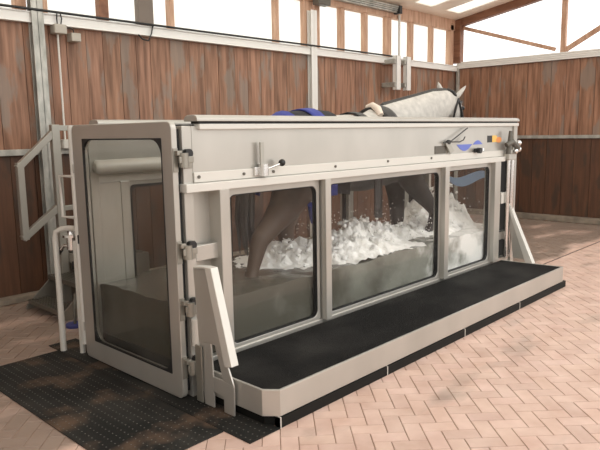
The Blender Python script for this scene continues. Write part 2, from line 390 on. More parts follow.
# corner post, rafter, gable post and braces on the right
box(9.38, 9.5, YB-.02, YB+.1, 3.03, 3.85).build('trim_10', M['stud'], kind='structure', bevel=.005)
box(9.55, XR+.05, YB-.14, YB+.1, 3.1, 3.95).build('trim_11', M['rafter'], kind='structure', bevel=.006)
sl = .172
def zr(y): return 3.955+sl*(YB-y)
mb = MB().prism([(3.6, zr(3.6)-.15), (3.6, zr(3.6)+.05), (-2.3, zr(-2.3)+.05), (-2.3, zr(-2.3)-.15)], 0, XR-.08, XR+.06)
mb.build('trim_12', M['rafter'], kind='structure', bevel=.006)
box(XR-.02, XR+.06, 1.27, 1.36, 3.1, 4.25).build('trim_13', M['stud'], kind='structure', bevel=.004)
MB().quad_tube([(XR+.03, 3.42, 3.82), (XR+.03, 1.5, 3.2)], .07).build('trim_14', M['stud'], kind='structure')
MB().quad_tube([(XR+.03, 1.24, 3.18), (XR+.03, -.3, 4.03)], .075).build('trim_15', M['stud'], kind='structure')
# roof: lining boards with clear roof lights between
mb = MB(); sk = MB(); x = -4.9
lights = [(6.2, 7.0), (7.6, 8.2), (8.7, 9.2), (.2, 2.9), (3.0, 5.7)]  # last two are unseen, added over the tank to brighten its inside
cuts = sorted(lights)
prev = -5.0
def slab(mbx, a, b_, y0, y1, t=.05):
    mbx.prism([(y0, zr(y0)), (y0, zr(y0)+t), (y1, zr(y1)+t), (y1, zr(y1))], 0, a, b_)
for a, b_ in cuts:
    slab(mb, prev, a, 3.75, -2.4); slab(sk, a, b_, 3.2, -2.2, .01); slab(mb, a, b_, 3.75, 3.2); slab(mb, a, b_, -2.2, -2.4); prev = b_
slab(mb, prev, XR+.3, 3.75, -2.4)
roof = mb.build('ceiling', M['roof'], kind='structure')
sk.build('roof_lights_part_added', M['sheet'], roof)

# ------------------------------------------------------------------ wall fittings
def conduit(name, pts, r, m, label, cat): return tag(MB().tube(pts, r, 10).build(name, m, origin=pts[0]), label, cat)
conduit('cable', [(-4, 3.40, 3.075), (.9, 3.4, 3.062), (3, 3.4, 3.06), (5, 3.4, 3.066), (7.45, 3.4, 3.062)], .014, M['black'], 'dark cable running along the top of the back wall rail', 'cable')
b1 = tag(MB().box(.95, 1.09, YB-.13, YB-.004, 2.84, 2.94).build('junction_box', M['grey_box'], bevel=.012, origin=(1.02, YB-.07, 2.84)), 'grey junction box high on back wall with two black wires above it', 'junction box', 'boxes on the back wall')
MB().tube([(1.0, YB-.09, 2.94), (.99, YB-.105, 3.0), (1.0, YB-.1, 3.06)], .007, 8).tube([(1.04, YB-.09, 2.94), (1.045, YB-.105, 3.0), (1.035, YB-.1, 3.06)], .007, 8).build('wire', M['black'], b1)
b2 = tag(MB().box(1.14, 1.25, YB-.12, YB-.004, 2.775, 2.865).build('junction_box', M['grey_box'], bevel=.006, origin=(1.2, YB-.06, 2.775)), 'small square junction box to the right of the wired one', 'junction box', 'boxes on the back wall')
MB().tube([(1.09, YB-.09, 2.9), (1.13, YB-.11, 2.915), (1.17, YB-.1, 2.9), (1.19, YB-.08, 2.86)], .007, 8).build('wire', M['black'], b2)
b3 = tag(MB().box(.955, 1.07, YB-.13, YB-.055, 1.61, 1.71).build('switch_box', M['white_plastic'], bevel=.008, origin=(1.01, YB-.09, 1.61)), 'white switch box low on back wall under the thin conduit', 'switch box')
tag(MB().tube([(1.01, YB-.06, 2.838), (1.01, YB-.06, 1.712)], .011, 10).build('conduit', M['white_plastic'], origin=(1.01, YB-.06, 1.712)), 'thin white conduit between the two boxes on the back wall', 'conduit')
tag(MB().tube([(2.21, YB-.09, 3.05), (2.17, YB-.11, 2.95), (2.12, YB-.115, 2.865), (2.05, YB-.1, 2.88), (2.0, YB-.092, 2.93)], .009, 8).build('hook', M['black'], origin=(2.1, YB-.1, 2.865)), 'bent black wire hook hanging from the back wall rail', 'hook')
fl = empty('floodlight', (5.28, YB-.1, 3.7), 'dark floodlight under the eaves above the white upright', 'light')
MB().box(5.14, 5.42, YB-.2, YB-.06, 3.68, 3.79).build('lamp_head', M['dark_steel'], fl, .012)
MB().box(5.25, 5.31, YB-.06, YB-.02, 3.7, 3.8).build('bracket', M['galv'], fl)
tr = empty('sliding_track', (6.7, YB-.06, 3.83), 'ribbed grey track under the eaves of the back wall', 'track')
mb = MB()
for k in range(4): mb.box(5.5, 7.42, YB-.1-.012*k, YB-.02, 3.83+.028*k, 3.852+.028*k)
mb.build('rail', M['galv'], tr); box(7.36, 7.44, YB-.16, YB-.02, 3.81, 3.95).build('end_stop', M['black'], tr, .008)
conduit('pole', [(7.5, YB-.05, 3.81), (7.5, YB-.05, 3.046)], .022, M['steel_white'], 'slim white pole rising from the back wall rail to the ribbed track end', 'pole')
for k, (xx, lab) in enumerate(((7.06, 'left vertical steel channel hung on back wall near the corner'), (7.38, 'right vertical steel channel hung on back wall near the corner'))):
    e = empty('wall_channel', (xx+.07, YB-.2, 2.46), lab, 'channel', 'steel channels on the back wall')
    MB().box(xx, xx+.14, YB-.3, YB-.29, 2.46, 3.05).box(xx, xx+.012, YB-.3, YB-.22, 2.46, 3.05).box(xx+.128, xx+.14, YB-.3, YB-.22, 2.46, 3.05).build('channel', M['galv_light'], e, .003)
    for z in (2.55, 2.95): MB().box(xx-.04, xx+.03, YB-.29, YB-.008, z-.04, z+.04).build('bracket', M['galv'], e, .006)

# ------------------------------------------------------------------ the equine treadmill
T = empty('equine_treadmill', (0, 0, 0), 'long steel water treadmill tank with glass sides standing on the brick floor', 'treadmill')
WY = 1.28
S, SW = M['steel'], M['steel_white']
def side(mir):
    def Y(a, b): return (a, b) if not mir else (WY-b, WY-a)
    def bx(mbx, x0, x1, y0, y1, z0, z1): mbx.box(x0, x1, *Y(y0, y1), z0, z1); return mbx
    B = lambda *a: bx(MB(), *a)
    B(.155, 4.83, 0, .06, .02, .24).build('base_beam', S, T, .004)
    B(.155, .336, .075, .085, .24, 1.38).build('blank_panel', S, T)
    B(.155, .37, 0, .045, .918, 1.022).build('cross_bar', S, T, .004)
    for a, b in ((.335, .42), (1.40, 1.468), (3.225, 3.305), (4.305, 4.44)):
        B(a, b, -.045, .09, .236, 1.385).build('post', S, T, .006)
    B(.08, .155, 0, .09, .008, 1.80).build('corner_post', S, T, .005)
    B(4.8, 4.89, -.02, .07, .001, 1.80).build('corner_post', S, T, .005)
    B(.155, 4.8, .0, .02, 1.42, 1.80).build('upper_panel', S, T, .003)
    B(.155, 4.8, -.012, .0, 1.437, 1.503).build('panel_flange', SW, T, .004)
    B(.067, 4.545, -.045, .06, 1.378, 1.434).build('ledge', SW, T, .005)
    B(.2, 4.9, -.03, .03, 1.775, 1.812).build('lip', SW, T, .005)
    pts = [(-.045+.0, 1.828), (-.045, 1.845), (-.03, 1.862), (.0, 1.869), (.05, 1.869), (.08, 1.862), (.095, 1.845), (.095, 1.828)]
    if mir: pts = [(WY-y, z) for y, z in pts]
    MB().prism(pts, 0, .17, 4.88).build('top_rail', S, T, .003)
    B(.2, 4.88, -.02, .06, 1.812, 1.828).build('gap_strip', M['seal'], T)  # black strip stands in for the shaded gap under the top rail
    for (a0, a1) in ((.42, 1.385), (1.468, 3.225), (3.305, 4.305)):
        mb = MB(); w = Y(.012, .05)
        frame(mb, a0, a1, .236, 1.378, a0+.032, a1-.03, .268, 1.33, .06, 1, *w)
        fr = mb.build('window_frame', S, T, .004)
        mb = MB(); w = Y(.016, .056); mb.ring(rrect(a0+.014, a1-.012, .25, 1.348, .05), rrect(a0+.038, a1-.036, .274, 1.324, .055), 1, *w); mb.build('gasket', M['seal'], fr)
        MB().prism(rrect(a0+.03, a1-.028, .266, 1.332, .06), 1, *Y(.022, .03)).build('glass_pane', M['glass'], fr)
    # narrow pocket by the exit end, its shade done as a black sheet
    B(4.44, 4.8, .06, .085, .24, 1.38).build('blank_panel', M['seal'], T)
    B(4.44, 4.8, .0, .06, .46, .55).build('cross_bar', S, T, .004)
side(False); side(True)
# screws along the flange
for x, z in ((.19, 1.473), (.577, 1.47), (.862, 1.47), (1.557, 1.471), (2.279, 1.48), (3.0, 1.478)):
    MB().tube([(x, -.0125, z), (x, -.02, z)], .011, 10).build('screw', M['dark_steel'], T)
# belt and bed
box(.1, 4.75, .07, 1.21, .03, .2).build('running_bed', M['rubber'], T)
for y in (.13, 1.15): MB().tube([(.1, y, 1.51), (.12, y, 1.51), (4.6, y, 1.51)], [.03, .055, .055], 18).build('grab_rail', SW, T)
MB().prism([(0, .02), (.06, .02), (.06, .2), (0, .2)], 0, .06, .07)
# entry door
D = MB(); D.ring(rrect(.0, 1.285, .015, 1.828, .045), rrect(.112, 1.128, .17, 1.722, .11), 0, .0, .042)
door = D.build('entry_door', S, T, .006)
mb = MB(); frame(mb, .108, 1.132, .166, 1.726, .118, 1.122, .176, 1.716, .105, 0, -.002, .014); mb.build('gasket', M['seal'], door)
MB().prism(rrect(.115, 1.125, .173, 1.719, .1), 0, .004, .01).build('glass_pane', M['door_glass'], door)
box(.042, .078, .03, .06, .05, 1.78).build('gap_strip', M['seal'], door)
for z in (1.592, 1.005, .63, .235):
    h = MB().box(.003, .04, -.007, .0, z-.08, z+.07)
    hg = h.build('hinge', M['hinge'], door, .002)
    MB().tube([(.062, -.035, z-.05), (.062, -.035, z+.04)], .03, 14).build('knuckle', M['hinge'], hg)
    MB().box(.085, .145, -.010, -.001, z-.06, z+.06).box(.02, .13, -.05, -.036, z-.022, z+.018).box(.012, .05, -.04, -.007, z+.025, z+.055).build('hinge_plate', M['hinge'], hg, .003)
    MB().tube([(.1, -.012, z+.035), (.1, -.045, z+.035)], .03, 16).build('bumper', M['black'], hg)
MB().tube([(.01, 1.315, .1), (.01, 1.315, 1.828)], .022, 14).build('latch_rod', SW, door)
mb = MB().tube([(-.0, 1.3, 1.12), (-.03, 1.46, 1.12), (-.03, 1.46, 1.44), (-.0, 1.3, 1.44)], .013, 10); mb.build('handle', SW, door)
for z in (.25, .95, 1.5): box(-.004, .04, 1.285, 1.335, z-.035, z+.035).build('rod_clip', M['black'] if z == .95 else S, door, .004)
# lower bracket and cylinder at the near corner
MB().box(.05, .062, -.145, -.08, .02, .40).build('corner_bracket', M['hinge'], T, .004)
MB().tube([(.1, -.06, .38), (.1, -.06, .56)], .045, 18).build('damper', SW, T)
# exit door at the far end
D = MB(); frame(D, .08, 1.2, .24, 1.8, .17, 1.11, .32, 1.72, .08, 0, 4.79, 4.84); ex = D.build('exit_door', S, T, .005)
MB().prism(rrect(.165, 1.115, .315, 1.725, .08), 0, 4.805, 4.815).build('glass_pane', M['glass'], ex)
wv = [(.18+.74*i/16, 1.15+.05*math.sin(i/16*2*PI)+.045) for i in range(17)]+[(.18+.74*i/16, 1.13+.06*math.sin(i/16*2*PI+.5)-.04*math.sin(i/16*PI)) for i in range(16, -1, -1)]
MB().prism(wv, 0, 4.80, 4.804).build('wave_decal', M['pale_blue'], ex)['label'] = 'pale blue wave decal on the exit glass'
# exit end latches, rods and clamp
for x in (4.60, 4.70): MB().tube([(x, -.05, .24), (x, -.05, 1.40)], .028, 16).build('latch_rod', M['chrome'], T)
MB().box(4.555, 4.745, -.085, -.015, 1.39, 1.47).build('rod_block', S, T, .008)
MB().tube([(4.52, -.06, 1.56), (4.60, -.09, 1.6), (4.68, -.1, 1.55), (4.73, -.1, 1.53)], [.03, .035, .03, .035], 12).tube([(4.57, -.06, 1.46), (4.58, -.07, 1.6), (4.6, -.07, 1.72)], [.03, .026, .02], 12).build('clamp_lever', M['dark_steel'], T)
for c in ((4.75, -.1, 1.58), (4.75, -.1, 1.51), (4.67, -.1, 1.49)): MB().ball(c, .036, 2).build('clamp_knob', M['chrome'], T)
box(4.50, 4.60, -.03, .02, .89, 1.02).build('stop_block', SW, T, .006)
# fittings on the upper panel
v = MB().box(.665, .79, -.035, -.012, 1.452, 1.512).tube([(.735, -.045, 1.45), (.735, -.045, 1.53)], .036, 16).build('water_valve', M['chrome'], T, .003)
MB().box(.712, .748, -.045, -.03, 1.5, 1.685).build('valve_lever', M['grey_tube'], v, .004)
MB().tube([(.76, -.04, 1.49), (.84, -.06, 1.515), (.9, -.06, 1.53)], .007, 8).build('valve_stem', M['chrome'], v)
MB().ball((.905, -.06, 1.533), .026, 3).build('valve_knob', M['black'], v)
fl = MB().box(3.08, 3.28, -.006, .0, 1.513, 1.59).build('outlet_slot', M['dark_steel'], T); 
MB().prism([(3.24, 1.61), (3.31, 1.625), (3.41, 1.535), (3.34, 1.505)], 1, -.03, -.016).build('flap', M['grey_tube'], fl)
MB().tube([(3.2, -.03, 1.62), (3.3, -.04, 1.625), (3.66, -.035, 1.762)], .006, 8).tube([(3.24, -.04, 1.628), (3.5, -.035, 1.622), (3.58, -.035, 1.64), (3.61, -.035, 1.672)], .006, 8).build('stay_rod', M['black'], fl)
MB().tube([(3.3, -.04, 1.625), (3.3, -.012, 1.625)], .022, 12).build('pivot', M['black'], fl)
w1 = [(3.5, 1.594), (3.83, 1.592)]+[(3.83-.33*t/8, 1.592-.068*math.sin(PI*t/8)) for t in range(1, 8)]
w2 = [(3.84, 1.585), (4.06, 1.585)]+[(4.06-.22*t/8, 1.585+.045*math.sin(PI*t/8)) for t in range(1, 8)]
for w in (w1, w2): MB().prism(w, 1, -.003, .0).build('wave_decal', M['blue'], T)['label'] = 'blue wave decal'
k = MB().box(3.85, 4.0, -.03, -.01, 1.5, 1.545).build('control_knob', M['black'], T, .006); MB().tube([(3.9, -.03, 1.522), (3.9, -.07, 1.522)], .03, 14).build('dial', M['black'], k); MB().tube([(3.97, -.03, 1.53), (3.97, -.06, 1.53)], .018, 12).build('button', M['chrome'], k)
st = MB().box(4.17, 4.29, -.003, .0, 1.6, 1.675).build('warning_sticker', M['black'], T); st['label'] = 'black, yellow and orange sticker'
MB().box(4.28, 4.39, -.0045, .0, 1.6, 1.675).build('yellow_field', M['yellow'], st)
MB().prism([(4.44+.07*math.cos(t*PI/8), 1.625+.032*math.sin(t*PI/8)) for t in range(16)], 1, -.005, .0).build('orange_field', M['orange'], st)
# braces at both ends of the step
def brace(x0, x1, yo=0., zs=1., name='brace'):
    Yf = lambda y: y
    mb = MB()
    # plate with a sloping slot: built from four strips round the slot
    mb.prism([(-.14, .008), (-.10, .43), (-.222, .43), (-.235, .215), (-.235, .008)], 0, x0, x0+.012)
    mb.prism([(-.10, .43), (-.07, .9), (-.19, .915), (-.32, .43)], 0, x0, x0+.012)
    mb.prism([(-.262, .43), (-.32, .43), (-.385, .31), (-.435, .2), (-.335, .215)], 0, x0, x0+.012)
    mb.prism([(-.235, .215), (-.335, .215), (-.435, .2), (-.43, .008), (-.335, .008), (-.335, .115), (-.235, .115)], 0, x0, x0+.012)
    p = mb.build(name, S, T, .002)
    MB().prism([(-.07, .89), (-.19, .905), (-.19, .925), (-.07, .912)], 0, x0, x1).prism([(-.192, .925), (-.255, .925), (-.425, .325), (-.355, .31)], 0, x0-.004, x1).build('flange', SW, p, .004)
    return p
brace(.07, .125)
MB().prism([(-.07, .86), (-.03, .86), (-.12, .24), (-.31, .24)], 0, 4.66, 4.672).build('brace', S, T, .003)
MB().prism([(-.05, .88), (-.02, .88), (-.27, .2), (-.36, .2)], 0, 4.655, 4.73).build('brace', SW, T, .004)

# ------------------------------------------------------------------ step platform along the side
P = empty('side_step', (2.3, -.37, 0), 'long low step with black rubber top and beige metal edge beside the tank', 'step')
o = [(.10, -.05), (.10, -.655), (.172, -.738), (4.575, -.738), (4.505, -.05)]
def offs(pts, d):
    c = [(-d, 0), (0, 0)]
    return None
inn = [(.118, -.05), (.118, -.648), (.18, -.72), (4.553, -.72), (4.487, -.05)]
mb = MB(); k = 5
vs = [(x, y, z) for z in (.07, .236) for x, y in o]+[(x, y, z) for z in (.07, .236) for x, y in inn]
fs = []
for i in range(4):
    fs += [(i, i+1, i+6, i+5), (i+10, i+15, i+16, i+11), (i+5, i+6, i+16, i+15), (i, i+10, i+11, i+1)]
mb.add(vs, fs); mb.build('edge_fascia', S, P, .003)
MB().prism(inn, 2, .2, .232).build('rubber_top', M['step_rubber'], P)
MB().prism([(.125, -.05), (.125, -.645), (.186, -.706), (4.54, -.706), (4.48, -.05)], 2, .0, .2).build('skirt', M['skirt'], P)
MB().box(.16, 4.645, -.745, -.70, .0, .066).build('skirt', M['skirt'], P)
for x in (.16, 1.25, 2.38, 3.46): box(x, x+.008, -.747, -.70, .001, .069).build('skirt_joint', SW, P)

# ------------------------------------------------------------------ rubber mats
def studmat(name, poly, z0, z1, label, x0, x1, y0, y1):
    o = tag(MB().prism(poly, 2, z0, z1).build(name, M['mat_rubber'], bevel=.003, origin=((x0+x1)/2, (y0+y1)/2, 0)), label, 'mat', 'rubber floor mats')
    mb = MB(); y = y0+.03
    while y < y1-.02:
        x = x0+.03
        while x < x1-.02:
            ok = not (x > -.05 and 0 < y < 1.3)
            if ok: mb.add([(x-.004, y-.004, z1), (x+.004, y-.004, z1), (x+.004, y+.004, z1), (x-.004, y+.004, z1), (x, y, z1+.003)], [(0, 1, 4), (1, 2, 4), (2, 3, 4), (3, 0, 4)])
            x += .055
        y += .04
    s = mb.build('studs', M['mat_stud'], o, kind='stuff'); return o
M['mat_stud'] = mat('worn_stud_rubber', srgb(82, 79, 73), .6)
studmat('rubber_mat', [(-.745, -.525), (-.095, -.525), (-.095, 1.59), (-.745, 1.59)], .0005, .008, 'large black studded rubber mat with brown dirt in front of entry door', -.745, -.095, -.525, 1.59)
studmat('rubber_mat', [(-.09, -.75), (.155, -.75), (.155, 1.77), (-.09, 1.77)], .0005, .007, 'narrow black rubber mat strip running under the door end of the tank', -.09, .155, -.75, 1.77)

# ------------------------------------------------------------------ operator steps, handrail and pipe at the left
O = empty('operator_steps', (.8, 2.7, 0), 'grey metal steps with a handrail behind the entry door', 'steps')
for y in (2.34, 3.05): MB().prism([(.27, .0), (.29, .05), (.83, .53), (1.3, .53), (1.3, 0)], 1, y, y+.012).build('side_plate', M['hinge'], O, .003)
def tread(x0, x1, z, nm='tread'):
    mb = MB().box(x0, x1, 2.352, 3.05, z-.045, z-.01)
    xx = x0
    while xx < x1-.01: mb.box(xx, min(xx+.018, x1), 2.352, 3.05, z-.01, z); xx += .036
    mb.build(nm, M['tread'], O)
M['tread'] = mat('ribbed_tread_metal', srgb(112, 108, 100), .45, .5)
box(.742, .757, 2.353, 3.049, .42, .52).build('riser', M['grey_tube'], O)
tread(.3, .52, .1); tread(.52, .76, .32); tread(.76, 1.3, .53, 'landing')
hr = MB().quad_tube([(.67, 3.03, 1.01), (.315, 3.03, .75), (.315, 3.03, 1.46), (.67, 3.03, 1.775)], .066).build('handrail', M['grey_tube'], O, .004)
box(.655, .74, 2.99, 3.06, 0, 1.865).build('post', M['grey_tube'], O, .006)
MB().quad_tube([(.74, 3.02, 1.83), (1.3, 3.02, 1.83)], .055).build('top_bar', M['grey_tube'], O, .004)
MB().quad_tube([(.74, 3.02, 1.0), (1.3, 3.02, 1.0)], .05).build('mid_bar', M['grey_tube'], O, .004)
box(1.25, 1.3, 2.99, 3.04, 0, 1.85).build('post', M['grey_tube'], O, .006)
MB().tube([(.33, 2.12, 0), (.33, 2.12, .025)], .085, 20).build('foot_pad', M['blue_rubber'], O)['label'] = 'blue rubber foot pad'
MB().tube([(.33, 2.12, .02), (.33, 2.12, .2), (.45, 2.33, .24)], .014, 10).build('foot_rod', M['dark_steel'], O)
G = empty('guard_rail', (-.05, 1.55, 0), 'bent round white pipe rail standing on the mat left of the door', 'rail')
MB().tube([(-.06, 1.555, .007), (-.06, 1.555, .5), (-.06, 1.56, .94), (-.055, 1.55, .99), (-.03, 1.51, 1.015), (0, 1.45, 1.025), (.01, 1.345, 1.03)], [.025, .024, .023, .022, .022, .022, .022], 16).build('pipe', SW, G)
V = empty('drain_tap', (0, 1.42, .1), 'chrome tap with a black lever on a white pipe beside the door', 'tap')
MB().tube([(.02, 1.385, .007), (.02, 1.385, .93)], .022, 14).build('pipe', SW, V)
MB().tube([(.02, 1.44, .955), (.02, 1.44, .975)], .075, 20).tube([(.02, 1.44, .975), (.02, 1.44, 1.0)], [.03, .02], 12).build('flange', M['chrome'], V)
MB().tube([(.02, 1.45, .85), (.02, 1.45, .955)], .038, 16).build('tap_body', M['chrome'], V)
MB().tube([(.02, 1.48, .87), (0, 1.54, .875), (-.02, 1.56, .84)], .012, 10).build('lever', M['chrome'], V)
MB().tube([(-.02, 1.56, .842), (-.03, 1.61, .795)], .022, 10).build('grip', M['black'], V)
MB().tube([(.02, 1.41, .70), (.02, 1.41, .76)], .027, 14).build('band', M['black'], V)

# ------------------------------------------------------------------ horse
def loft(mb, st, seg=24):
    mb.tube([(a[0], a[1], a[2]) for a in st], [(a[3], a[4] if len(a) > 4 else a[3]) for a in st], seg); return mb
HY = .62
torso = [(1.30, HY, 1.52, .09, .12), (1.38, HY, 1.53, .19, .24), (1.6, HY, 1.56, .27, .33), (1.95, HY, 1.575, .30, .345), (2.3, HY, 1.54, .31, .365), (2.7, HY, 1.53, .305, .385),
         (3.0, HY, 1.57, .26, .40), (3.3, HY, 1.55, .235, .36), (3.52, HY, 1.5, .19, .28), (3.64, HY, 1.48, .1, .16)]
hb = MB(); loft(hb, torso)
loft(hb, [(2.95, HY, 1.62, .15, .36), (3.3, HY, 1.74, .15, .31), (3.75, HY, 1.88, .13, .25), (4.1, HY, 1.99, .11, .205), (4.36, HY, 2.055, .095, .155), (4.47, HY, 2.07, .07, .12)])
head = [(4.36, .62, 2.12, .06, .05), (4.42, .625, 2.08, .1, .11), (4.54, .635, 1.98, .105, .145), (4.61, .645, 1.86, .092, .125), (4.67, .655, 1.72, .07, .09), (4.72, .66, 1.6, .062, .075), (4.75, .665, 1.53, .06, .065), (4.76, .667, 1.5, .035, .04)]
loft(hb, head)
for (b0, t0) in (((4.44, .545, 2.12), (4.585, .49, 2.27)), ((4.40, .71, 2.15), (4.36, .75, 2.325))):
    b0, t0 = Vector(b0), Vector(t0)
    loft(hb, [(*b0, .035, .03), (*b0.lerp(t0, .35), .045, .028), (*b0.lerp(t0, .7), .03, .022), (*t0, .007, .007)], 12)
legs = {
 'nf': [(3.3, .47, 1.5, .15), (3.36, .45, 1.22, .135), (3.53, .44, 1.07, .105), (3.68, .43, .95, .08), (3.83, .43, .84, .074), (3.82, .43, .79, .068), (3.74, .43, .69, .052), (3.66, .43, .6, .052), (3.62, .43, .54, .06), (3.64, .43, .48, .045), (3.69, .43, .43, .062), (3.72, .43, .4, .065)],
 'ff': [(3.33, .77, 1.5, .15), (3.53, .78, 1.18, .12), (3.57, .78, .98, .095), (3.58, .78, .76, .08), (3.58, .78, .7, .072), (3.58, .78, .55, .06), (3.58, .78, .4, .056), (3.61, .78, .32, .045), (3.64, .78, .26, .06), (3.65, .78, .215, .07)],
 'nh': [(1.72, .48, 1.55, .2), (1.58, .46, 1.28, .2), (1.42, .45, 1.1, .135), (1.25, .44, .97, .095), (1.13, .44, .88, .08), (1.10, .44, .8, .068), (1.05, .44, .66, .054), (.99, .44, .5, .058), (.97, .44, .43, .046), (1.0, .44, .36, .062), (1.01, .44, .32, .068)],
 'fh': [(1.75, .77, 1.55, .2), (1.86, .79, 1.24, .18), (1.85, .8, 1.05, .12), (1.8, .8, .9, .09), (1.79, .8, .8, .078), (1.82, .8, .7, .062), (1.87, .8, .52, .054), (1.9, .8, .4, .058), (1.94, .8, .32, .047), (1.97, .8, .26, .062), (1.98, .8, .215, .07)]}
for st in legs.values(): loft(hb, st, 16)
H = hb.build('horse', M['foam'], origin=(2.4, HY, .2))
rm = H.modifiers.new('Remesh', 'REMESH'); rm.mode = 'VOXEL'; rm.voxel_size = .016
sm = H.modifiers.new('Smooth', 'SMOOTH'); sm.factor = .6; sm.iterations = 5
dg = bpy.context.evaluated_depsgraph_get(); dg.update()
me = bpy.data.meshes.new_from_object(H.evaluated_get(dg)); H.modifiers.clear(); H.data = me
me.name = 'horse'
me.polygons.foreach_set('use_smooth', [True]*len(me.polygons))
# coat: grey-white neck and head, dapple body, dark lower legs
hm = mat('grey_horse_coat', srgb(205, 200, 192), .6); n, l = nodes(hm); b = n['Principled BSDF']
ca_ = me.color_attributes.new('coat', 'FLOAT_COLOR', 'POINT')
lo_, mid_, hi_ = Vector(srgb(34, 33, 32)), Vector(srgb(92, 88, 83)), Vector(srgb(200, 195, 187))
hoof_ = Vector(srgb(50, 46, 42)); refl_brown_ = Vector(srgb(84, 68, 56))
for v in me.vertices:
    x, y, z = v.co.x+2.4, v.co.y+HY, v.co.z+.2
    t = min(1, max(0, (z-1.1)/.45)); c = lo_.lerp(mid_, t) if t < 1 else mid_
    if x < 2.3: c = refl_brown_.lerp(c, t)  # brown reflection painted into the coat of the hind part
    u = min(1, max(0, (z-1.55)/.3)); c = c.lerp(hi_, u)
    if x > 4.55 and z < 1.75: c = c.lerp(lo_, .4)
    ca_.data[v.index].color = (*c, 1)
me.materials.clear(); me.materials.append(hm)
at = n.new('ShaderNodeAttribute'); at.attribute_name = 'coat'; nz = n.new('ShaderNodeTexNoise'); nz.inputs['Scale'].default_value = 14; nz.inputs['Detail'].default_value = 4
tc = n.new('ShaderNodeTexCoord'); l.new(tc.outputs['Object'], nz.inputs['Vector'])
mr = n.new('ShaderNodeMapRange'); mr.inputs[1].default_value = .3; mr.inputs[2].default_value = .7; mr.inputs[3].default_value = .78; mr.inputs[4].default_value = 1.05; l.new(nz.outputs[0], mr.inputs[0])
vm = n.new('ShaderNodeVectorMath'); vm.operation = 'SCALE'; l.new(at.outputs['Color'], vm.inputs[0]); l.new(mr.outputs[0], vm.inputs['Scale']); l.new(vm.outputs[0], b.inputs['Base Color'])
tag(H, 'grey horse in dark rug walking through the water inside the tank', 'horse')
M['hair'] = mat('dark_grey_hair', srgb(74, 71, 68), .7)
M['leather'] = mat('black_leather', (.02, .018, .017), .45)
M['fleece'] = mat('cream_fleece', srgb(228, 212, 196), .9)
M['rug'] = mat('black_rug_fabric', srgb(36, 35, 38), .85)
M['rug_blue'] = mat('blue_rug_fabric', srgb(58, 66, 142), .8)
# mane as overlapping locks along the crest
mb = MB()
crest = [(3.05, 2.0), (3.3, 2.045), (3.75, 2.125), (4.1, 2.19), (4.36, 2.205), (4.46, 2.185)]
def crest_z(x):
    for (a, za), (b_, zb) in zip(crest, crest[1:]):
        if a <= x <= b_: return za+(zb-za)*(x-a)/(b_-a)
    return 2.1
x = 3.12
while x < 4.42:
    z = crest_z(x); 
    mb.tube([(x, HY-.01, z-.02), (x-.015, HY+.015, z+.012), (x-.035, HY+.055, z-.02), (x-.05, HY+.1, z-.11-random.uniform(0, .05))], [.016, .018, .014, .004], 7); x += .022
mb.build('mane', M['hair'], H)
mb = MB().tube([(4.43, .61, 2.19), (4.5, .62, 2.17), (4.57, .635, 2.09), (4.62, .64, 2.0)], [.025, .035, .03, .006], 10); mb.build('forelock', M['hair'], H)
mb = MB()
for k in range(26):
    a = random.uniform(-.05, .05); c = random.uniform(-.05, .05)
    mb.tube([(1.36, HY+a*.4, 1.72+c*.3), (1.24, HY+a*.8, 1.66+c*.4), (1.17+c, HY+a, 1.4), (1.14+c, HY+a*1.4, 1.05), (1.15+c, HY+a*1.2, .8+random.uniform(-.1, .1))], [.02, .03, .03, .024, .004], 7)
mb.build('tail', M['hair'], H)
# eyes
for s, y in ((-1, .545), (1, .735)): MB().ball((4.6, y, 2.0), .026, 2).build('eye', M['black'], H)
# bridle
def headring(c, up, ry, rz, r, tilt):
    pts = []
    for i in range(25):
        t = 2*PI*i/24; pts.append((c[0]+tilt*rz*math.sin(t), c[1]+ry*math.cos(t), c[2]+rz*math.sin(t)))
    return pts
br = MB()
br.tube([(4.66, .56, 1.62), (4.6, .535, 1.82), (4.53, .525, 1.98), (4.46, .53, 2.1), (4.40, .56, 2.185), (4.38, .62, 2.215), (4.40, .69, 2.185), (4.47, .72, 2.1), (4.55, .745, 1.98), (4.62, .75, 1.82), (4.68, .75, 1.62)], .018, 10)
br.tube([(4.50, .525, 2.03), (4.6, .56, 2.075), (4.64, .63, 2.085), (4.62, .71, 2.07), (4.52, .735, 2.03)], .014, 10)
br.tube([(4.45, .52, 2.1), (4.38, .525, 1.95), (4.42, .57, 1.84), (4.43, .63, 1.82)], .013, 10)
br.build('bridle', M['leather'], H)
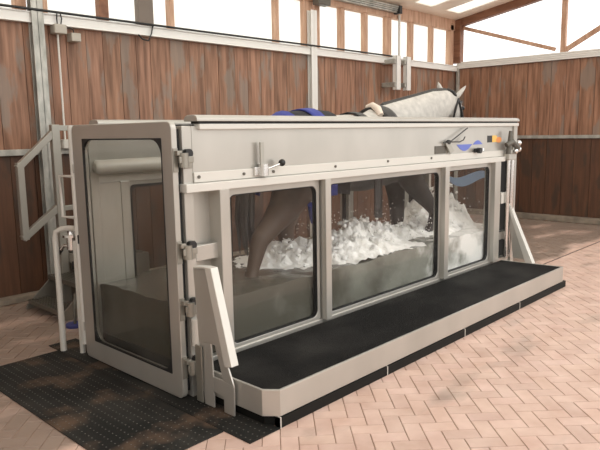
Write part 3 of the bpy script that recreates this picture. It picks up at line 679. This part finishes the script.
# rug, girth and wither pad as shells over the torso
def shell(x0, x1, a0, a1, off, nx=10, na=22, thick=.012, wob=0.):
    xs = [a[0] for a in torso]
    def at(x):
        for p, q in zip(torso, torso[1:]):
            if p[0] <= x <= q[0]:
                t = (x-p[0])/(q[0]-p[0]); return [p[i]+(q[i]-p[i])*t for i in range(5)]
        return torso[0] if x < xs[0] else torso[-1]
    def grid(o):
        out = []
        for i in range(nx+1):
            x = x0+(x1-x0)*i/nx; s = at(x); ry, rz = max(s[3], .24), s[4]
            for j in range(na+1):
                t = a0+(a1-a0)*j/na; d = 1 if abs(t) < PI/2 else 0
                yy = math.sin(t) if abs(t) < PI/2 else math.copysign(1, t)
                zz = math.cos(t) if abs(t) < PI/2 else -(abs(t)-PI/2)
                out.append((x, HY+(ry+o)*yy+wob*math.sin(i*2.1+j)*.01, s[2]+(rz+o)*zz))
        return out
    A, B = grid(off), grid(off+thick); N = (nx+1)*(na+1); fs = []
    for i in range(nx):
        for j in range(na):
            q = i*(na+1)+j; f = (q, q+1, q+na+2, q+na+1); fs += [f, tuple(N+w for w in f[::-1])]
    for i in range(nx):
        for j in (0, na):
            q = i*(na+1)+j; fs.append((q, q+na+1, N+q+na+1, N+q))
    for j in range(na):
        for i in (0, nx):
            q = i*(na+1)+j; fs.append((q, q+1, N+q+1, N+q))
    return MB().add(A+B, fs, True)
rug = shell(1.42, 2.12, -2.55, 2.55, .02, wob=1).build('rug', M['rug'], H); rug['label'] = 'black rug over the hindquarters with blue bands'
shell(1.80, 1.93, -2.55, 2.55, .034, 3).build('rug_band', M['rug_blue'], rug)
shell(1.46, 1.60, -2.6, 2.6, .034, 3).build('rug_band', M['rug_blue'], rug)
MB().tube([(1.6, .3, 1.14), (1.7, .36, .98), (1.8, .42, 1.12)], .03, 8).build('rug_strap', M['rug_blue'], rug)
shell(2.5, 2.62, -3.1, 3.1, .012, 3).build('girth', M['leather'], H)
pad = shell(2.86, 3.06, -1.7, 1.7, .01, 4, thick=.03).build('wither_pad', M['leather'], H)
MB().tube([(2.84, .47, 1.9), (2.87, .53, 1.965), (2.90, .62, 2.0), (2.91, .69, 1.985)], [.03, .036, .036, .03], 12).build('fleece_roll', M['fleece'], pad)

# ------------------------------------------------------------------ water and foam in the tank
def wz(x, y): return .6+.035*noise.noise(Vector((x*2.2, y*2.5, 3)))+.015*noise.noise(Vector((x*7, y*7, 1)))
mb = MB(); NX, NY = 120, 28; X0, X1, Y0, Y1 = .105, 4.74, .068, 1.212
top = [(X0+(X1-X0)*i/NX, Y0+(Y1-Y0)*j/NY) for i in range(NX+1) for j in range(NY+1)]
mb.add([(x, y, wz(x, y)) for x, y in top], [(i*(NY+1)+j, (i+1)*(NY+1)+j, (i+1)*(NY+1)+j+1, i*(NY+1)+j+1) for i in range(NX) for j in range(NY)], True)
for j, y in ((0, Y0), (NY, Y1)):
    vs = []
    for i in range(NX+1):
        x = X0+(X1-X0)*i/NX; vs += [(x, y, .202), (x, y, wz(x, y))]
    mb.add(vs, [(2*i, 2*i+2, 2*i+3, 2*i+1) for i in range(NX)], True)
for i, x in ((0, X0), (NX, X1)):
    vs = []
    for j in range(NY+1):
        y = Y0+(Y1-Y0)*j/NY; vs += [(x, y, .202), (x, y, wz(x, y))]
    mb.add(vs, [(2*j, 2*j+2, 2*j+3, 2*j+1) for j in range(NY)], True)
tag(mb.build('pool_water', M['water'], origin=(2.4, HY, .2)), 'murky grey water filling the lower part of the treadmill tank', 'water', kind='stuff')

# foam: heaped, lumpy surf where the legs push through
def heap(x, y):
    h = 0
    for cx, cy, w, a in ((1.75, .75, .5, .20), (2.15, .45, .5, .2), (2.55, .55, .4, .32), (3.0, .6, .45, .30), (3.45, .55, .35, .36), (3.85, .6, .35, .40), (4.25, .6, .35, .34), (4.6, .6, .3, .2), (1.35, .6, .4, .08)):
        h += a*math.exp(-((x-cx)**2+((y-cy)*1.0)**2)/(w*w)*1.6)
    t = max(min(1, max(0, (y-.28)/.5)), .75*min(1, max(0, (2.9-x)/.3))); e = min(1, max(0, (x-3.95)/.35))-.75*math.exp(-((x-3.55)/.4)**2*1.5)
    far = .3*math.exp(-((x-4.6)/.3)**2)*min(1, max(0, (y-.5)/.4))
    return h*(.3+.6*t)*(.75+.55*e)+far
mb = MB(); NX, NY = 300, 90; X0, X1, Y0, Y1 = 1.1, 4.72, .074, 1.206
vs = []
for i in range(NX+1):
    for j in range(NY+1):
        x = X0+(X1-X0)*i/NX; y = Y0+(Y1-Y0)*j/NY
        p = Vector((x*4.2, y*4.2, 0)); f = .5+.5*noise.fractal(p, 1., 2.1, 5)
        rg = 1-abs(noise.fractal(p*1.3+Vector((9, 4, 2)), 1., 2.1, 5))
        h = heap(x, y)*(.15+.7*f+.55*rg*rg)+.05*(f-.5)
        vs.append((x, y, .555+.03*min(1, max(0, (x-1.6)/.5))+h))
mb.add(vs, [(i*(NY+1)+j, (i+1)*(NY+1)+j, (i+1)*(NY+1)+j+1, i*(NY+1)+j+1) for i in range(NX) for j in range(NY)], True)
for q in range(500):
    x = random.uniform(1.5, 4.65); y = random.uniform(.12, 1.12)
    if random.random() > heap(x, y)*4.5: continue
    z = .56+heap(x, y)*random.uniform(.7, 1.45)
    r = random.uniform(.008, .03)
    mb.ball((x, min(max(y, .08+r*1.4), 1.2-r*1.4), z), r, 2, .7, q*1.3, (1.2, 1, .9))
for q in range(900):
    x = random.choice((2.5, 3.0, 3.45, 3.9, 4.3, 1.8))+random.gauss(0, .2); y = random.uniform(.1, 1.1)
    if not 1.2 < x < 4.68: continue
    mb.ball((x, y, .62+abs(random.gauss(0, .15))), random.uniform(.003, .008), 1)
tag(mb.build('foam', M['foam'], origin=(2.4, HY, .55)), 'white churning foam and splashes around the horse legs in the tank', 'foam', kind='stuff')

# ------------------------------------------------------------------ light, camera, colour
w = bpy.data.worlds.new('World'); sc.world = w; w.use_nodes = True
n, l = w.node_tree.nodes, w.node_tree.links
bg = n['Background']; bg.inputs[0].default_value = (1, .992, .975, 1); bg.inputs[1].default_value = 1.75
sd = bpy.data.lights.new('sun', 'SUN'); sd.energy = .85; sd.angle = math.radians(50); sd.color = (1, .96, .9)
so = bpy.data.objects.new('sun', sd); COL.objects.link(so); so.rotation_euler = Vector((.35, -1, .75)).to_track_quat('Z', 'Y').to_euler()
so.location = (3, -8, 7)

cd = bpy.data.cameras.new('camera'); cam = bpy.data.objects.new('camera', cd); COL.objects.link(cam)
cd.sensor_width = 36; cd.lens = 623.71*36/600; cd.clip_start = .05
cam.matrix_world = Matrix(((0.68538199, 0.11864596, -0.71845296, -2.29153251), (-0.72799805, 0.08936503, -0.67972989, -3.25292572), (-0.01644263, 0.98890699, 0.14762321, 1.75), (0, 0, 0, 1)))
sc.camera = cam
vs_ = sc.view_settings; vs_.view_transform = 'Standard'; vs_.look = 'None'; vs_.gamma = 1; vs_.use_curve_mapping = False; vs_.exposure = 0
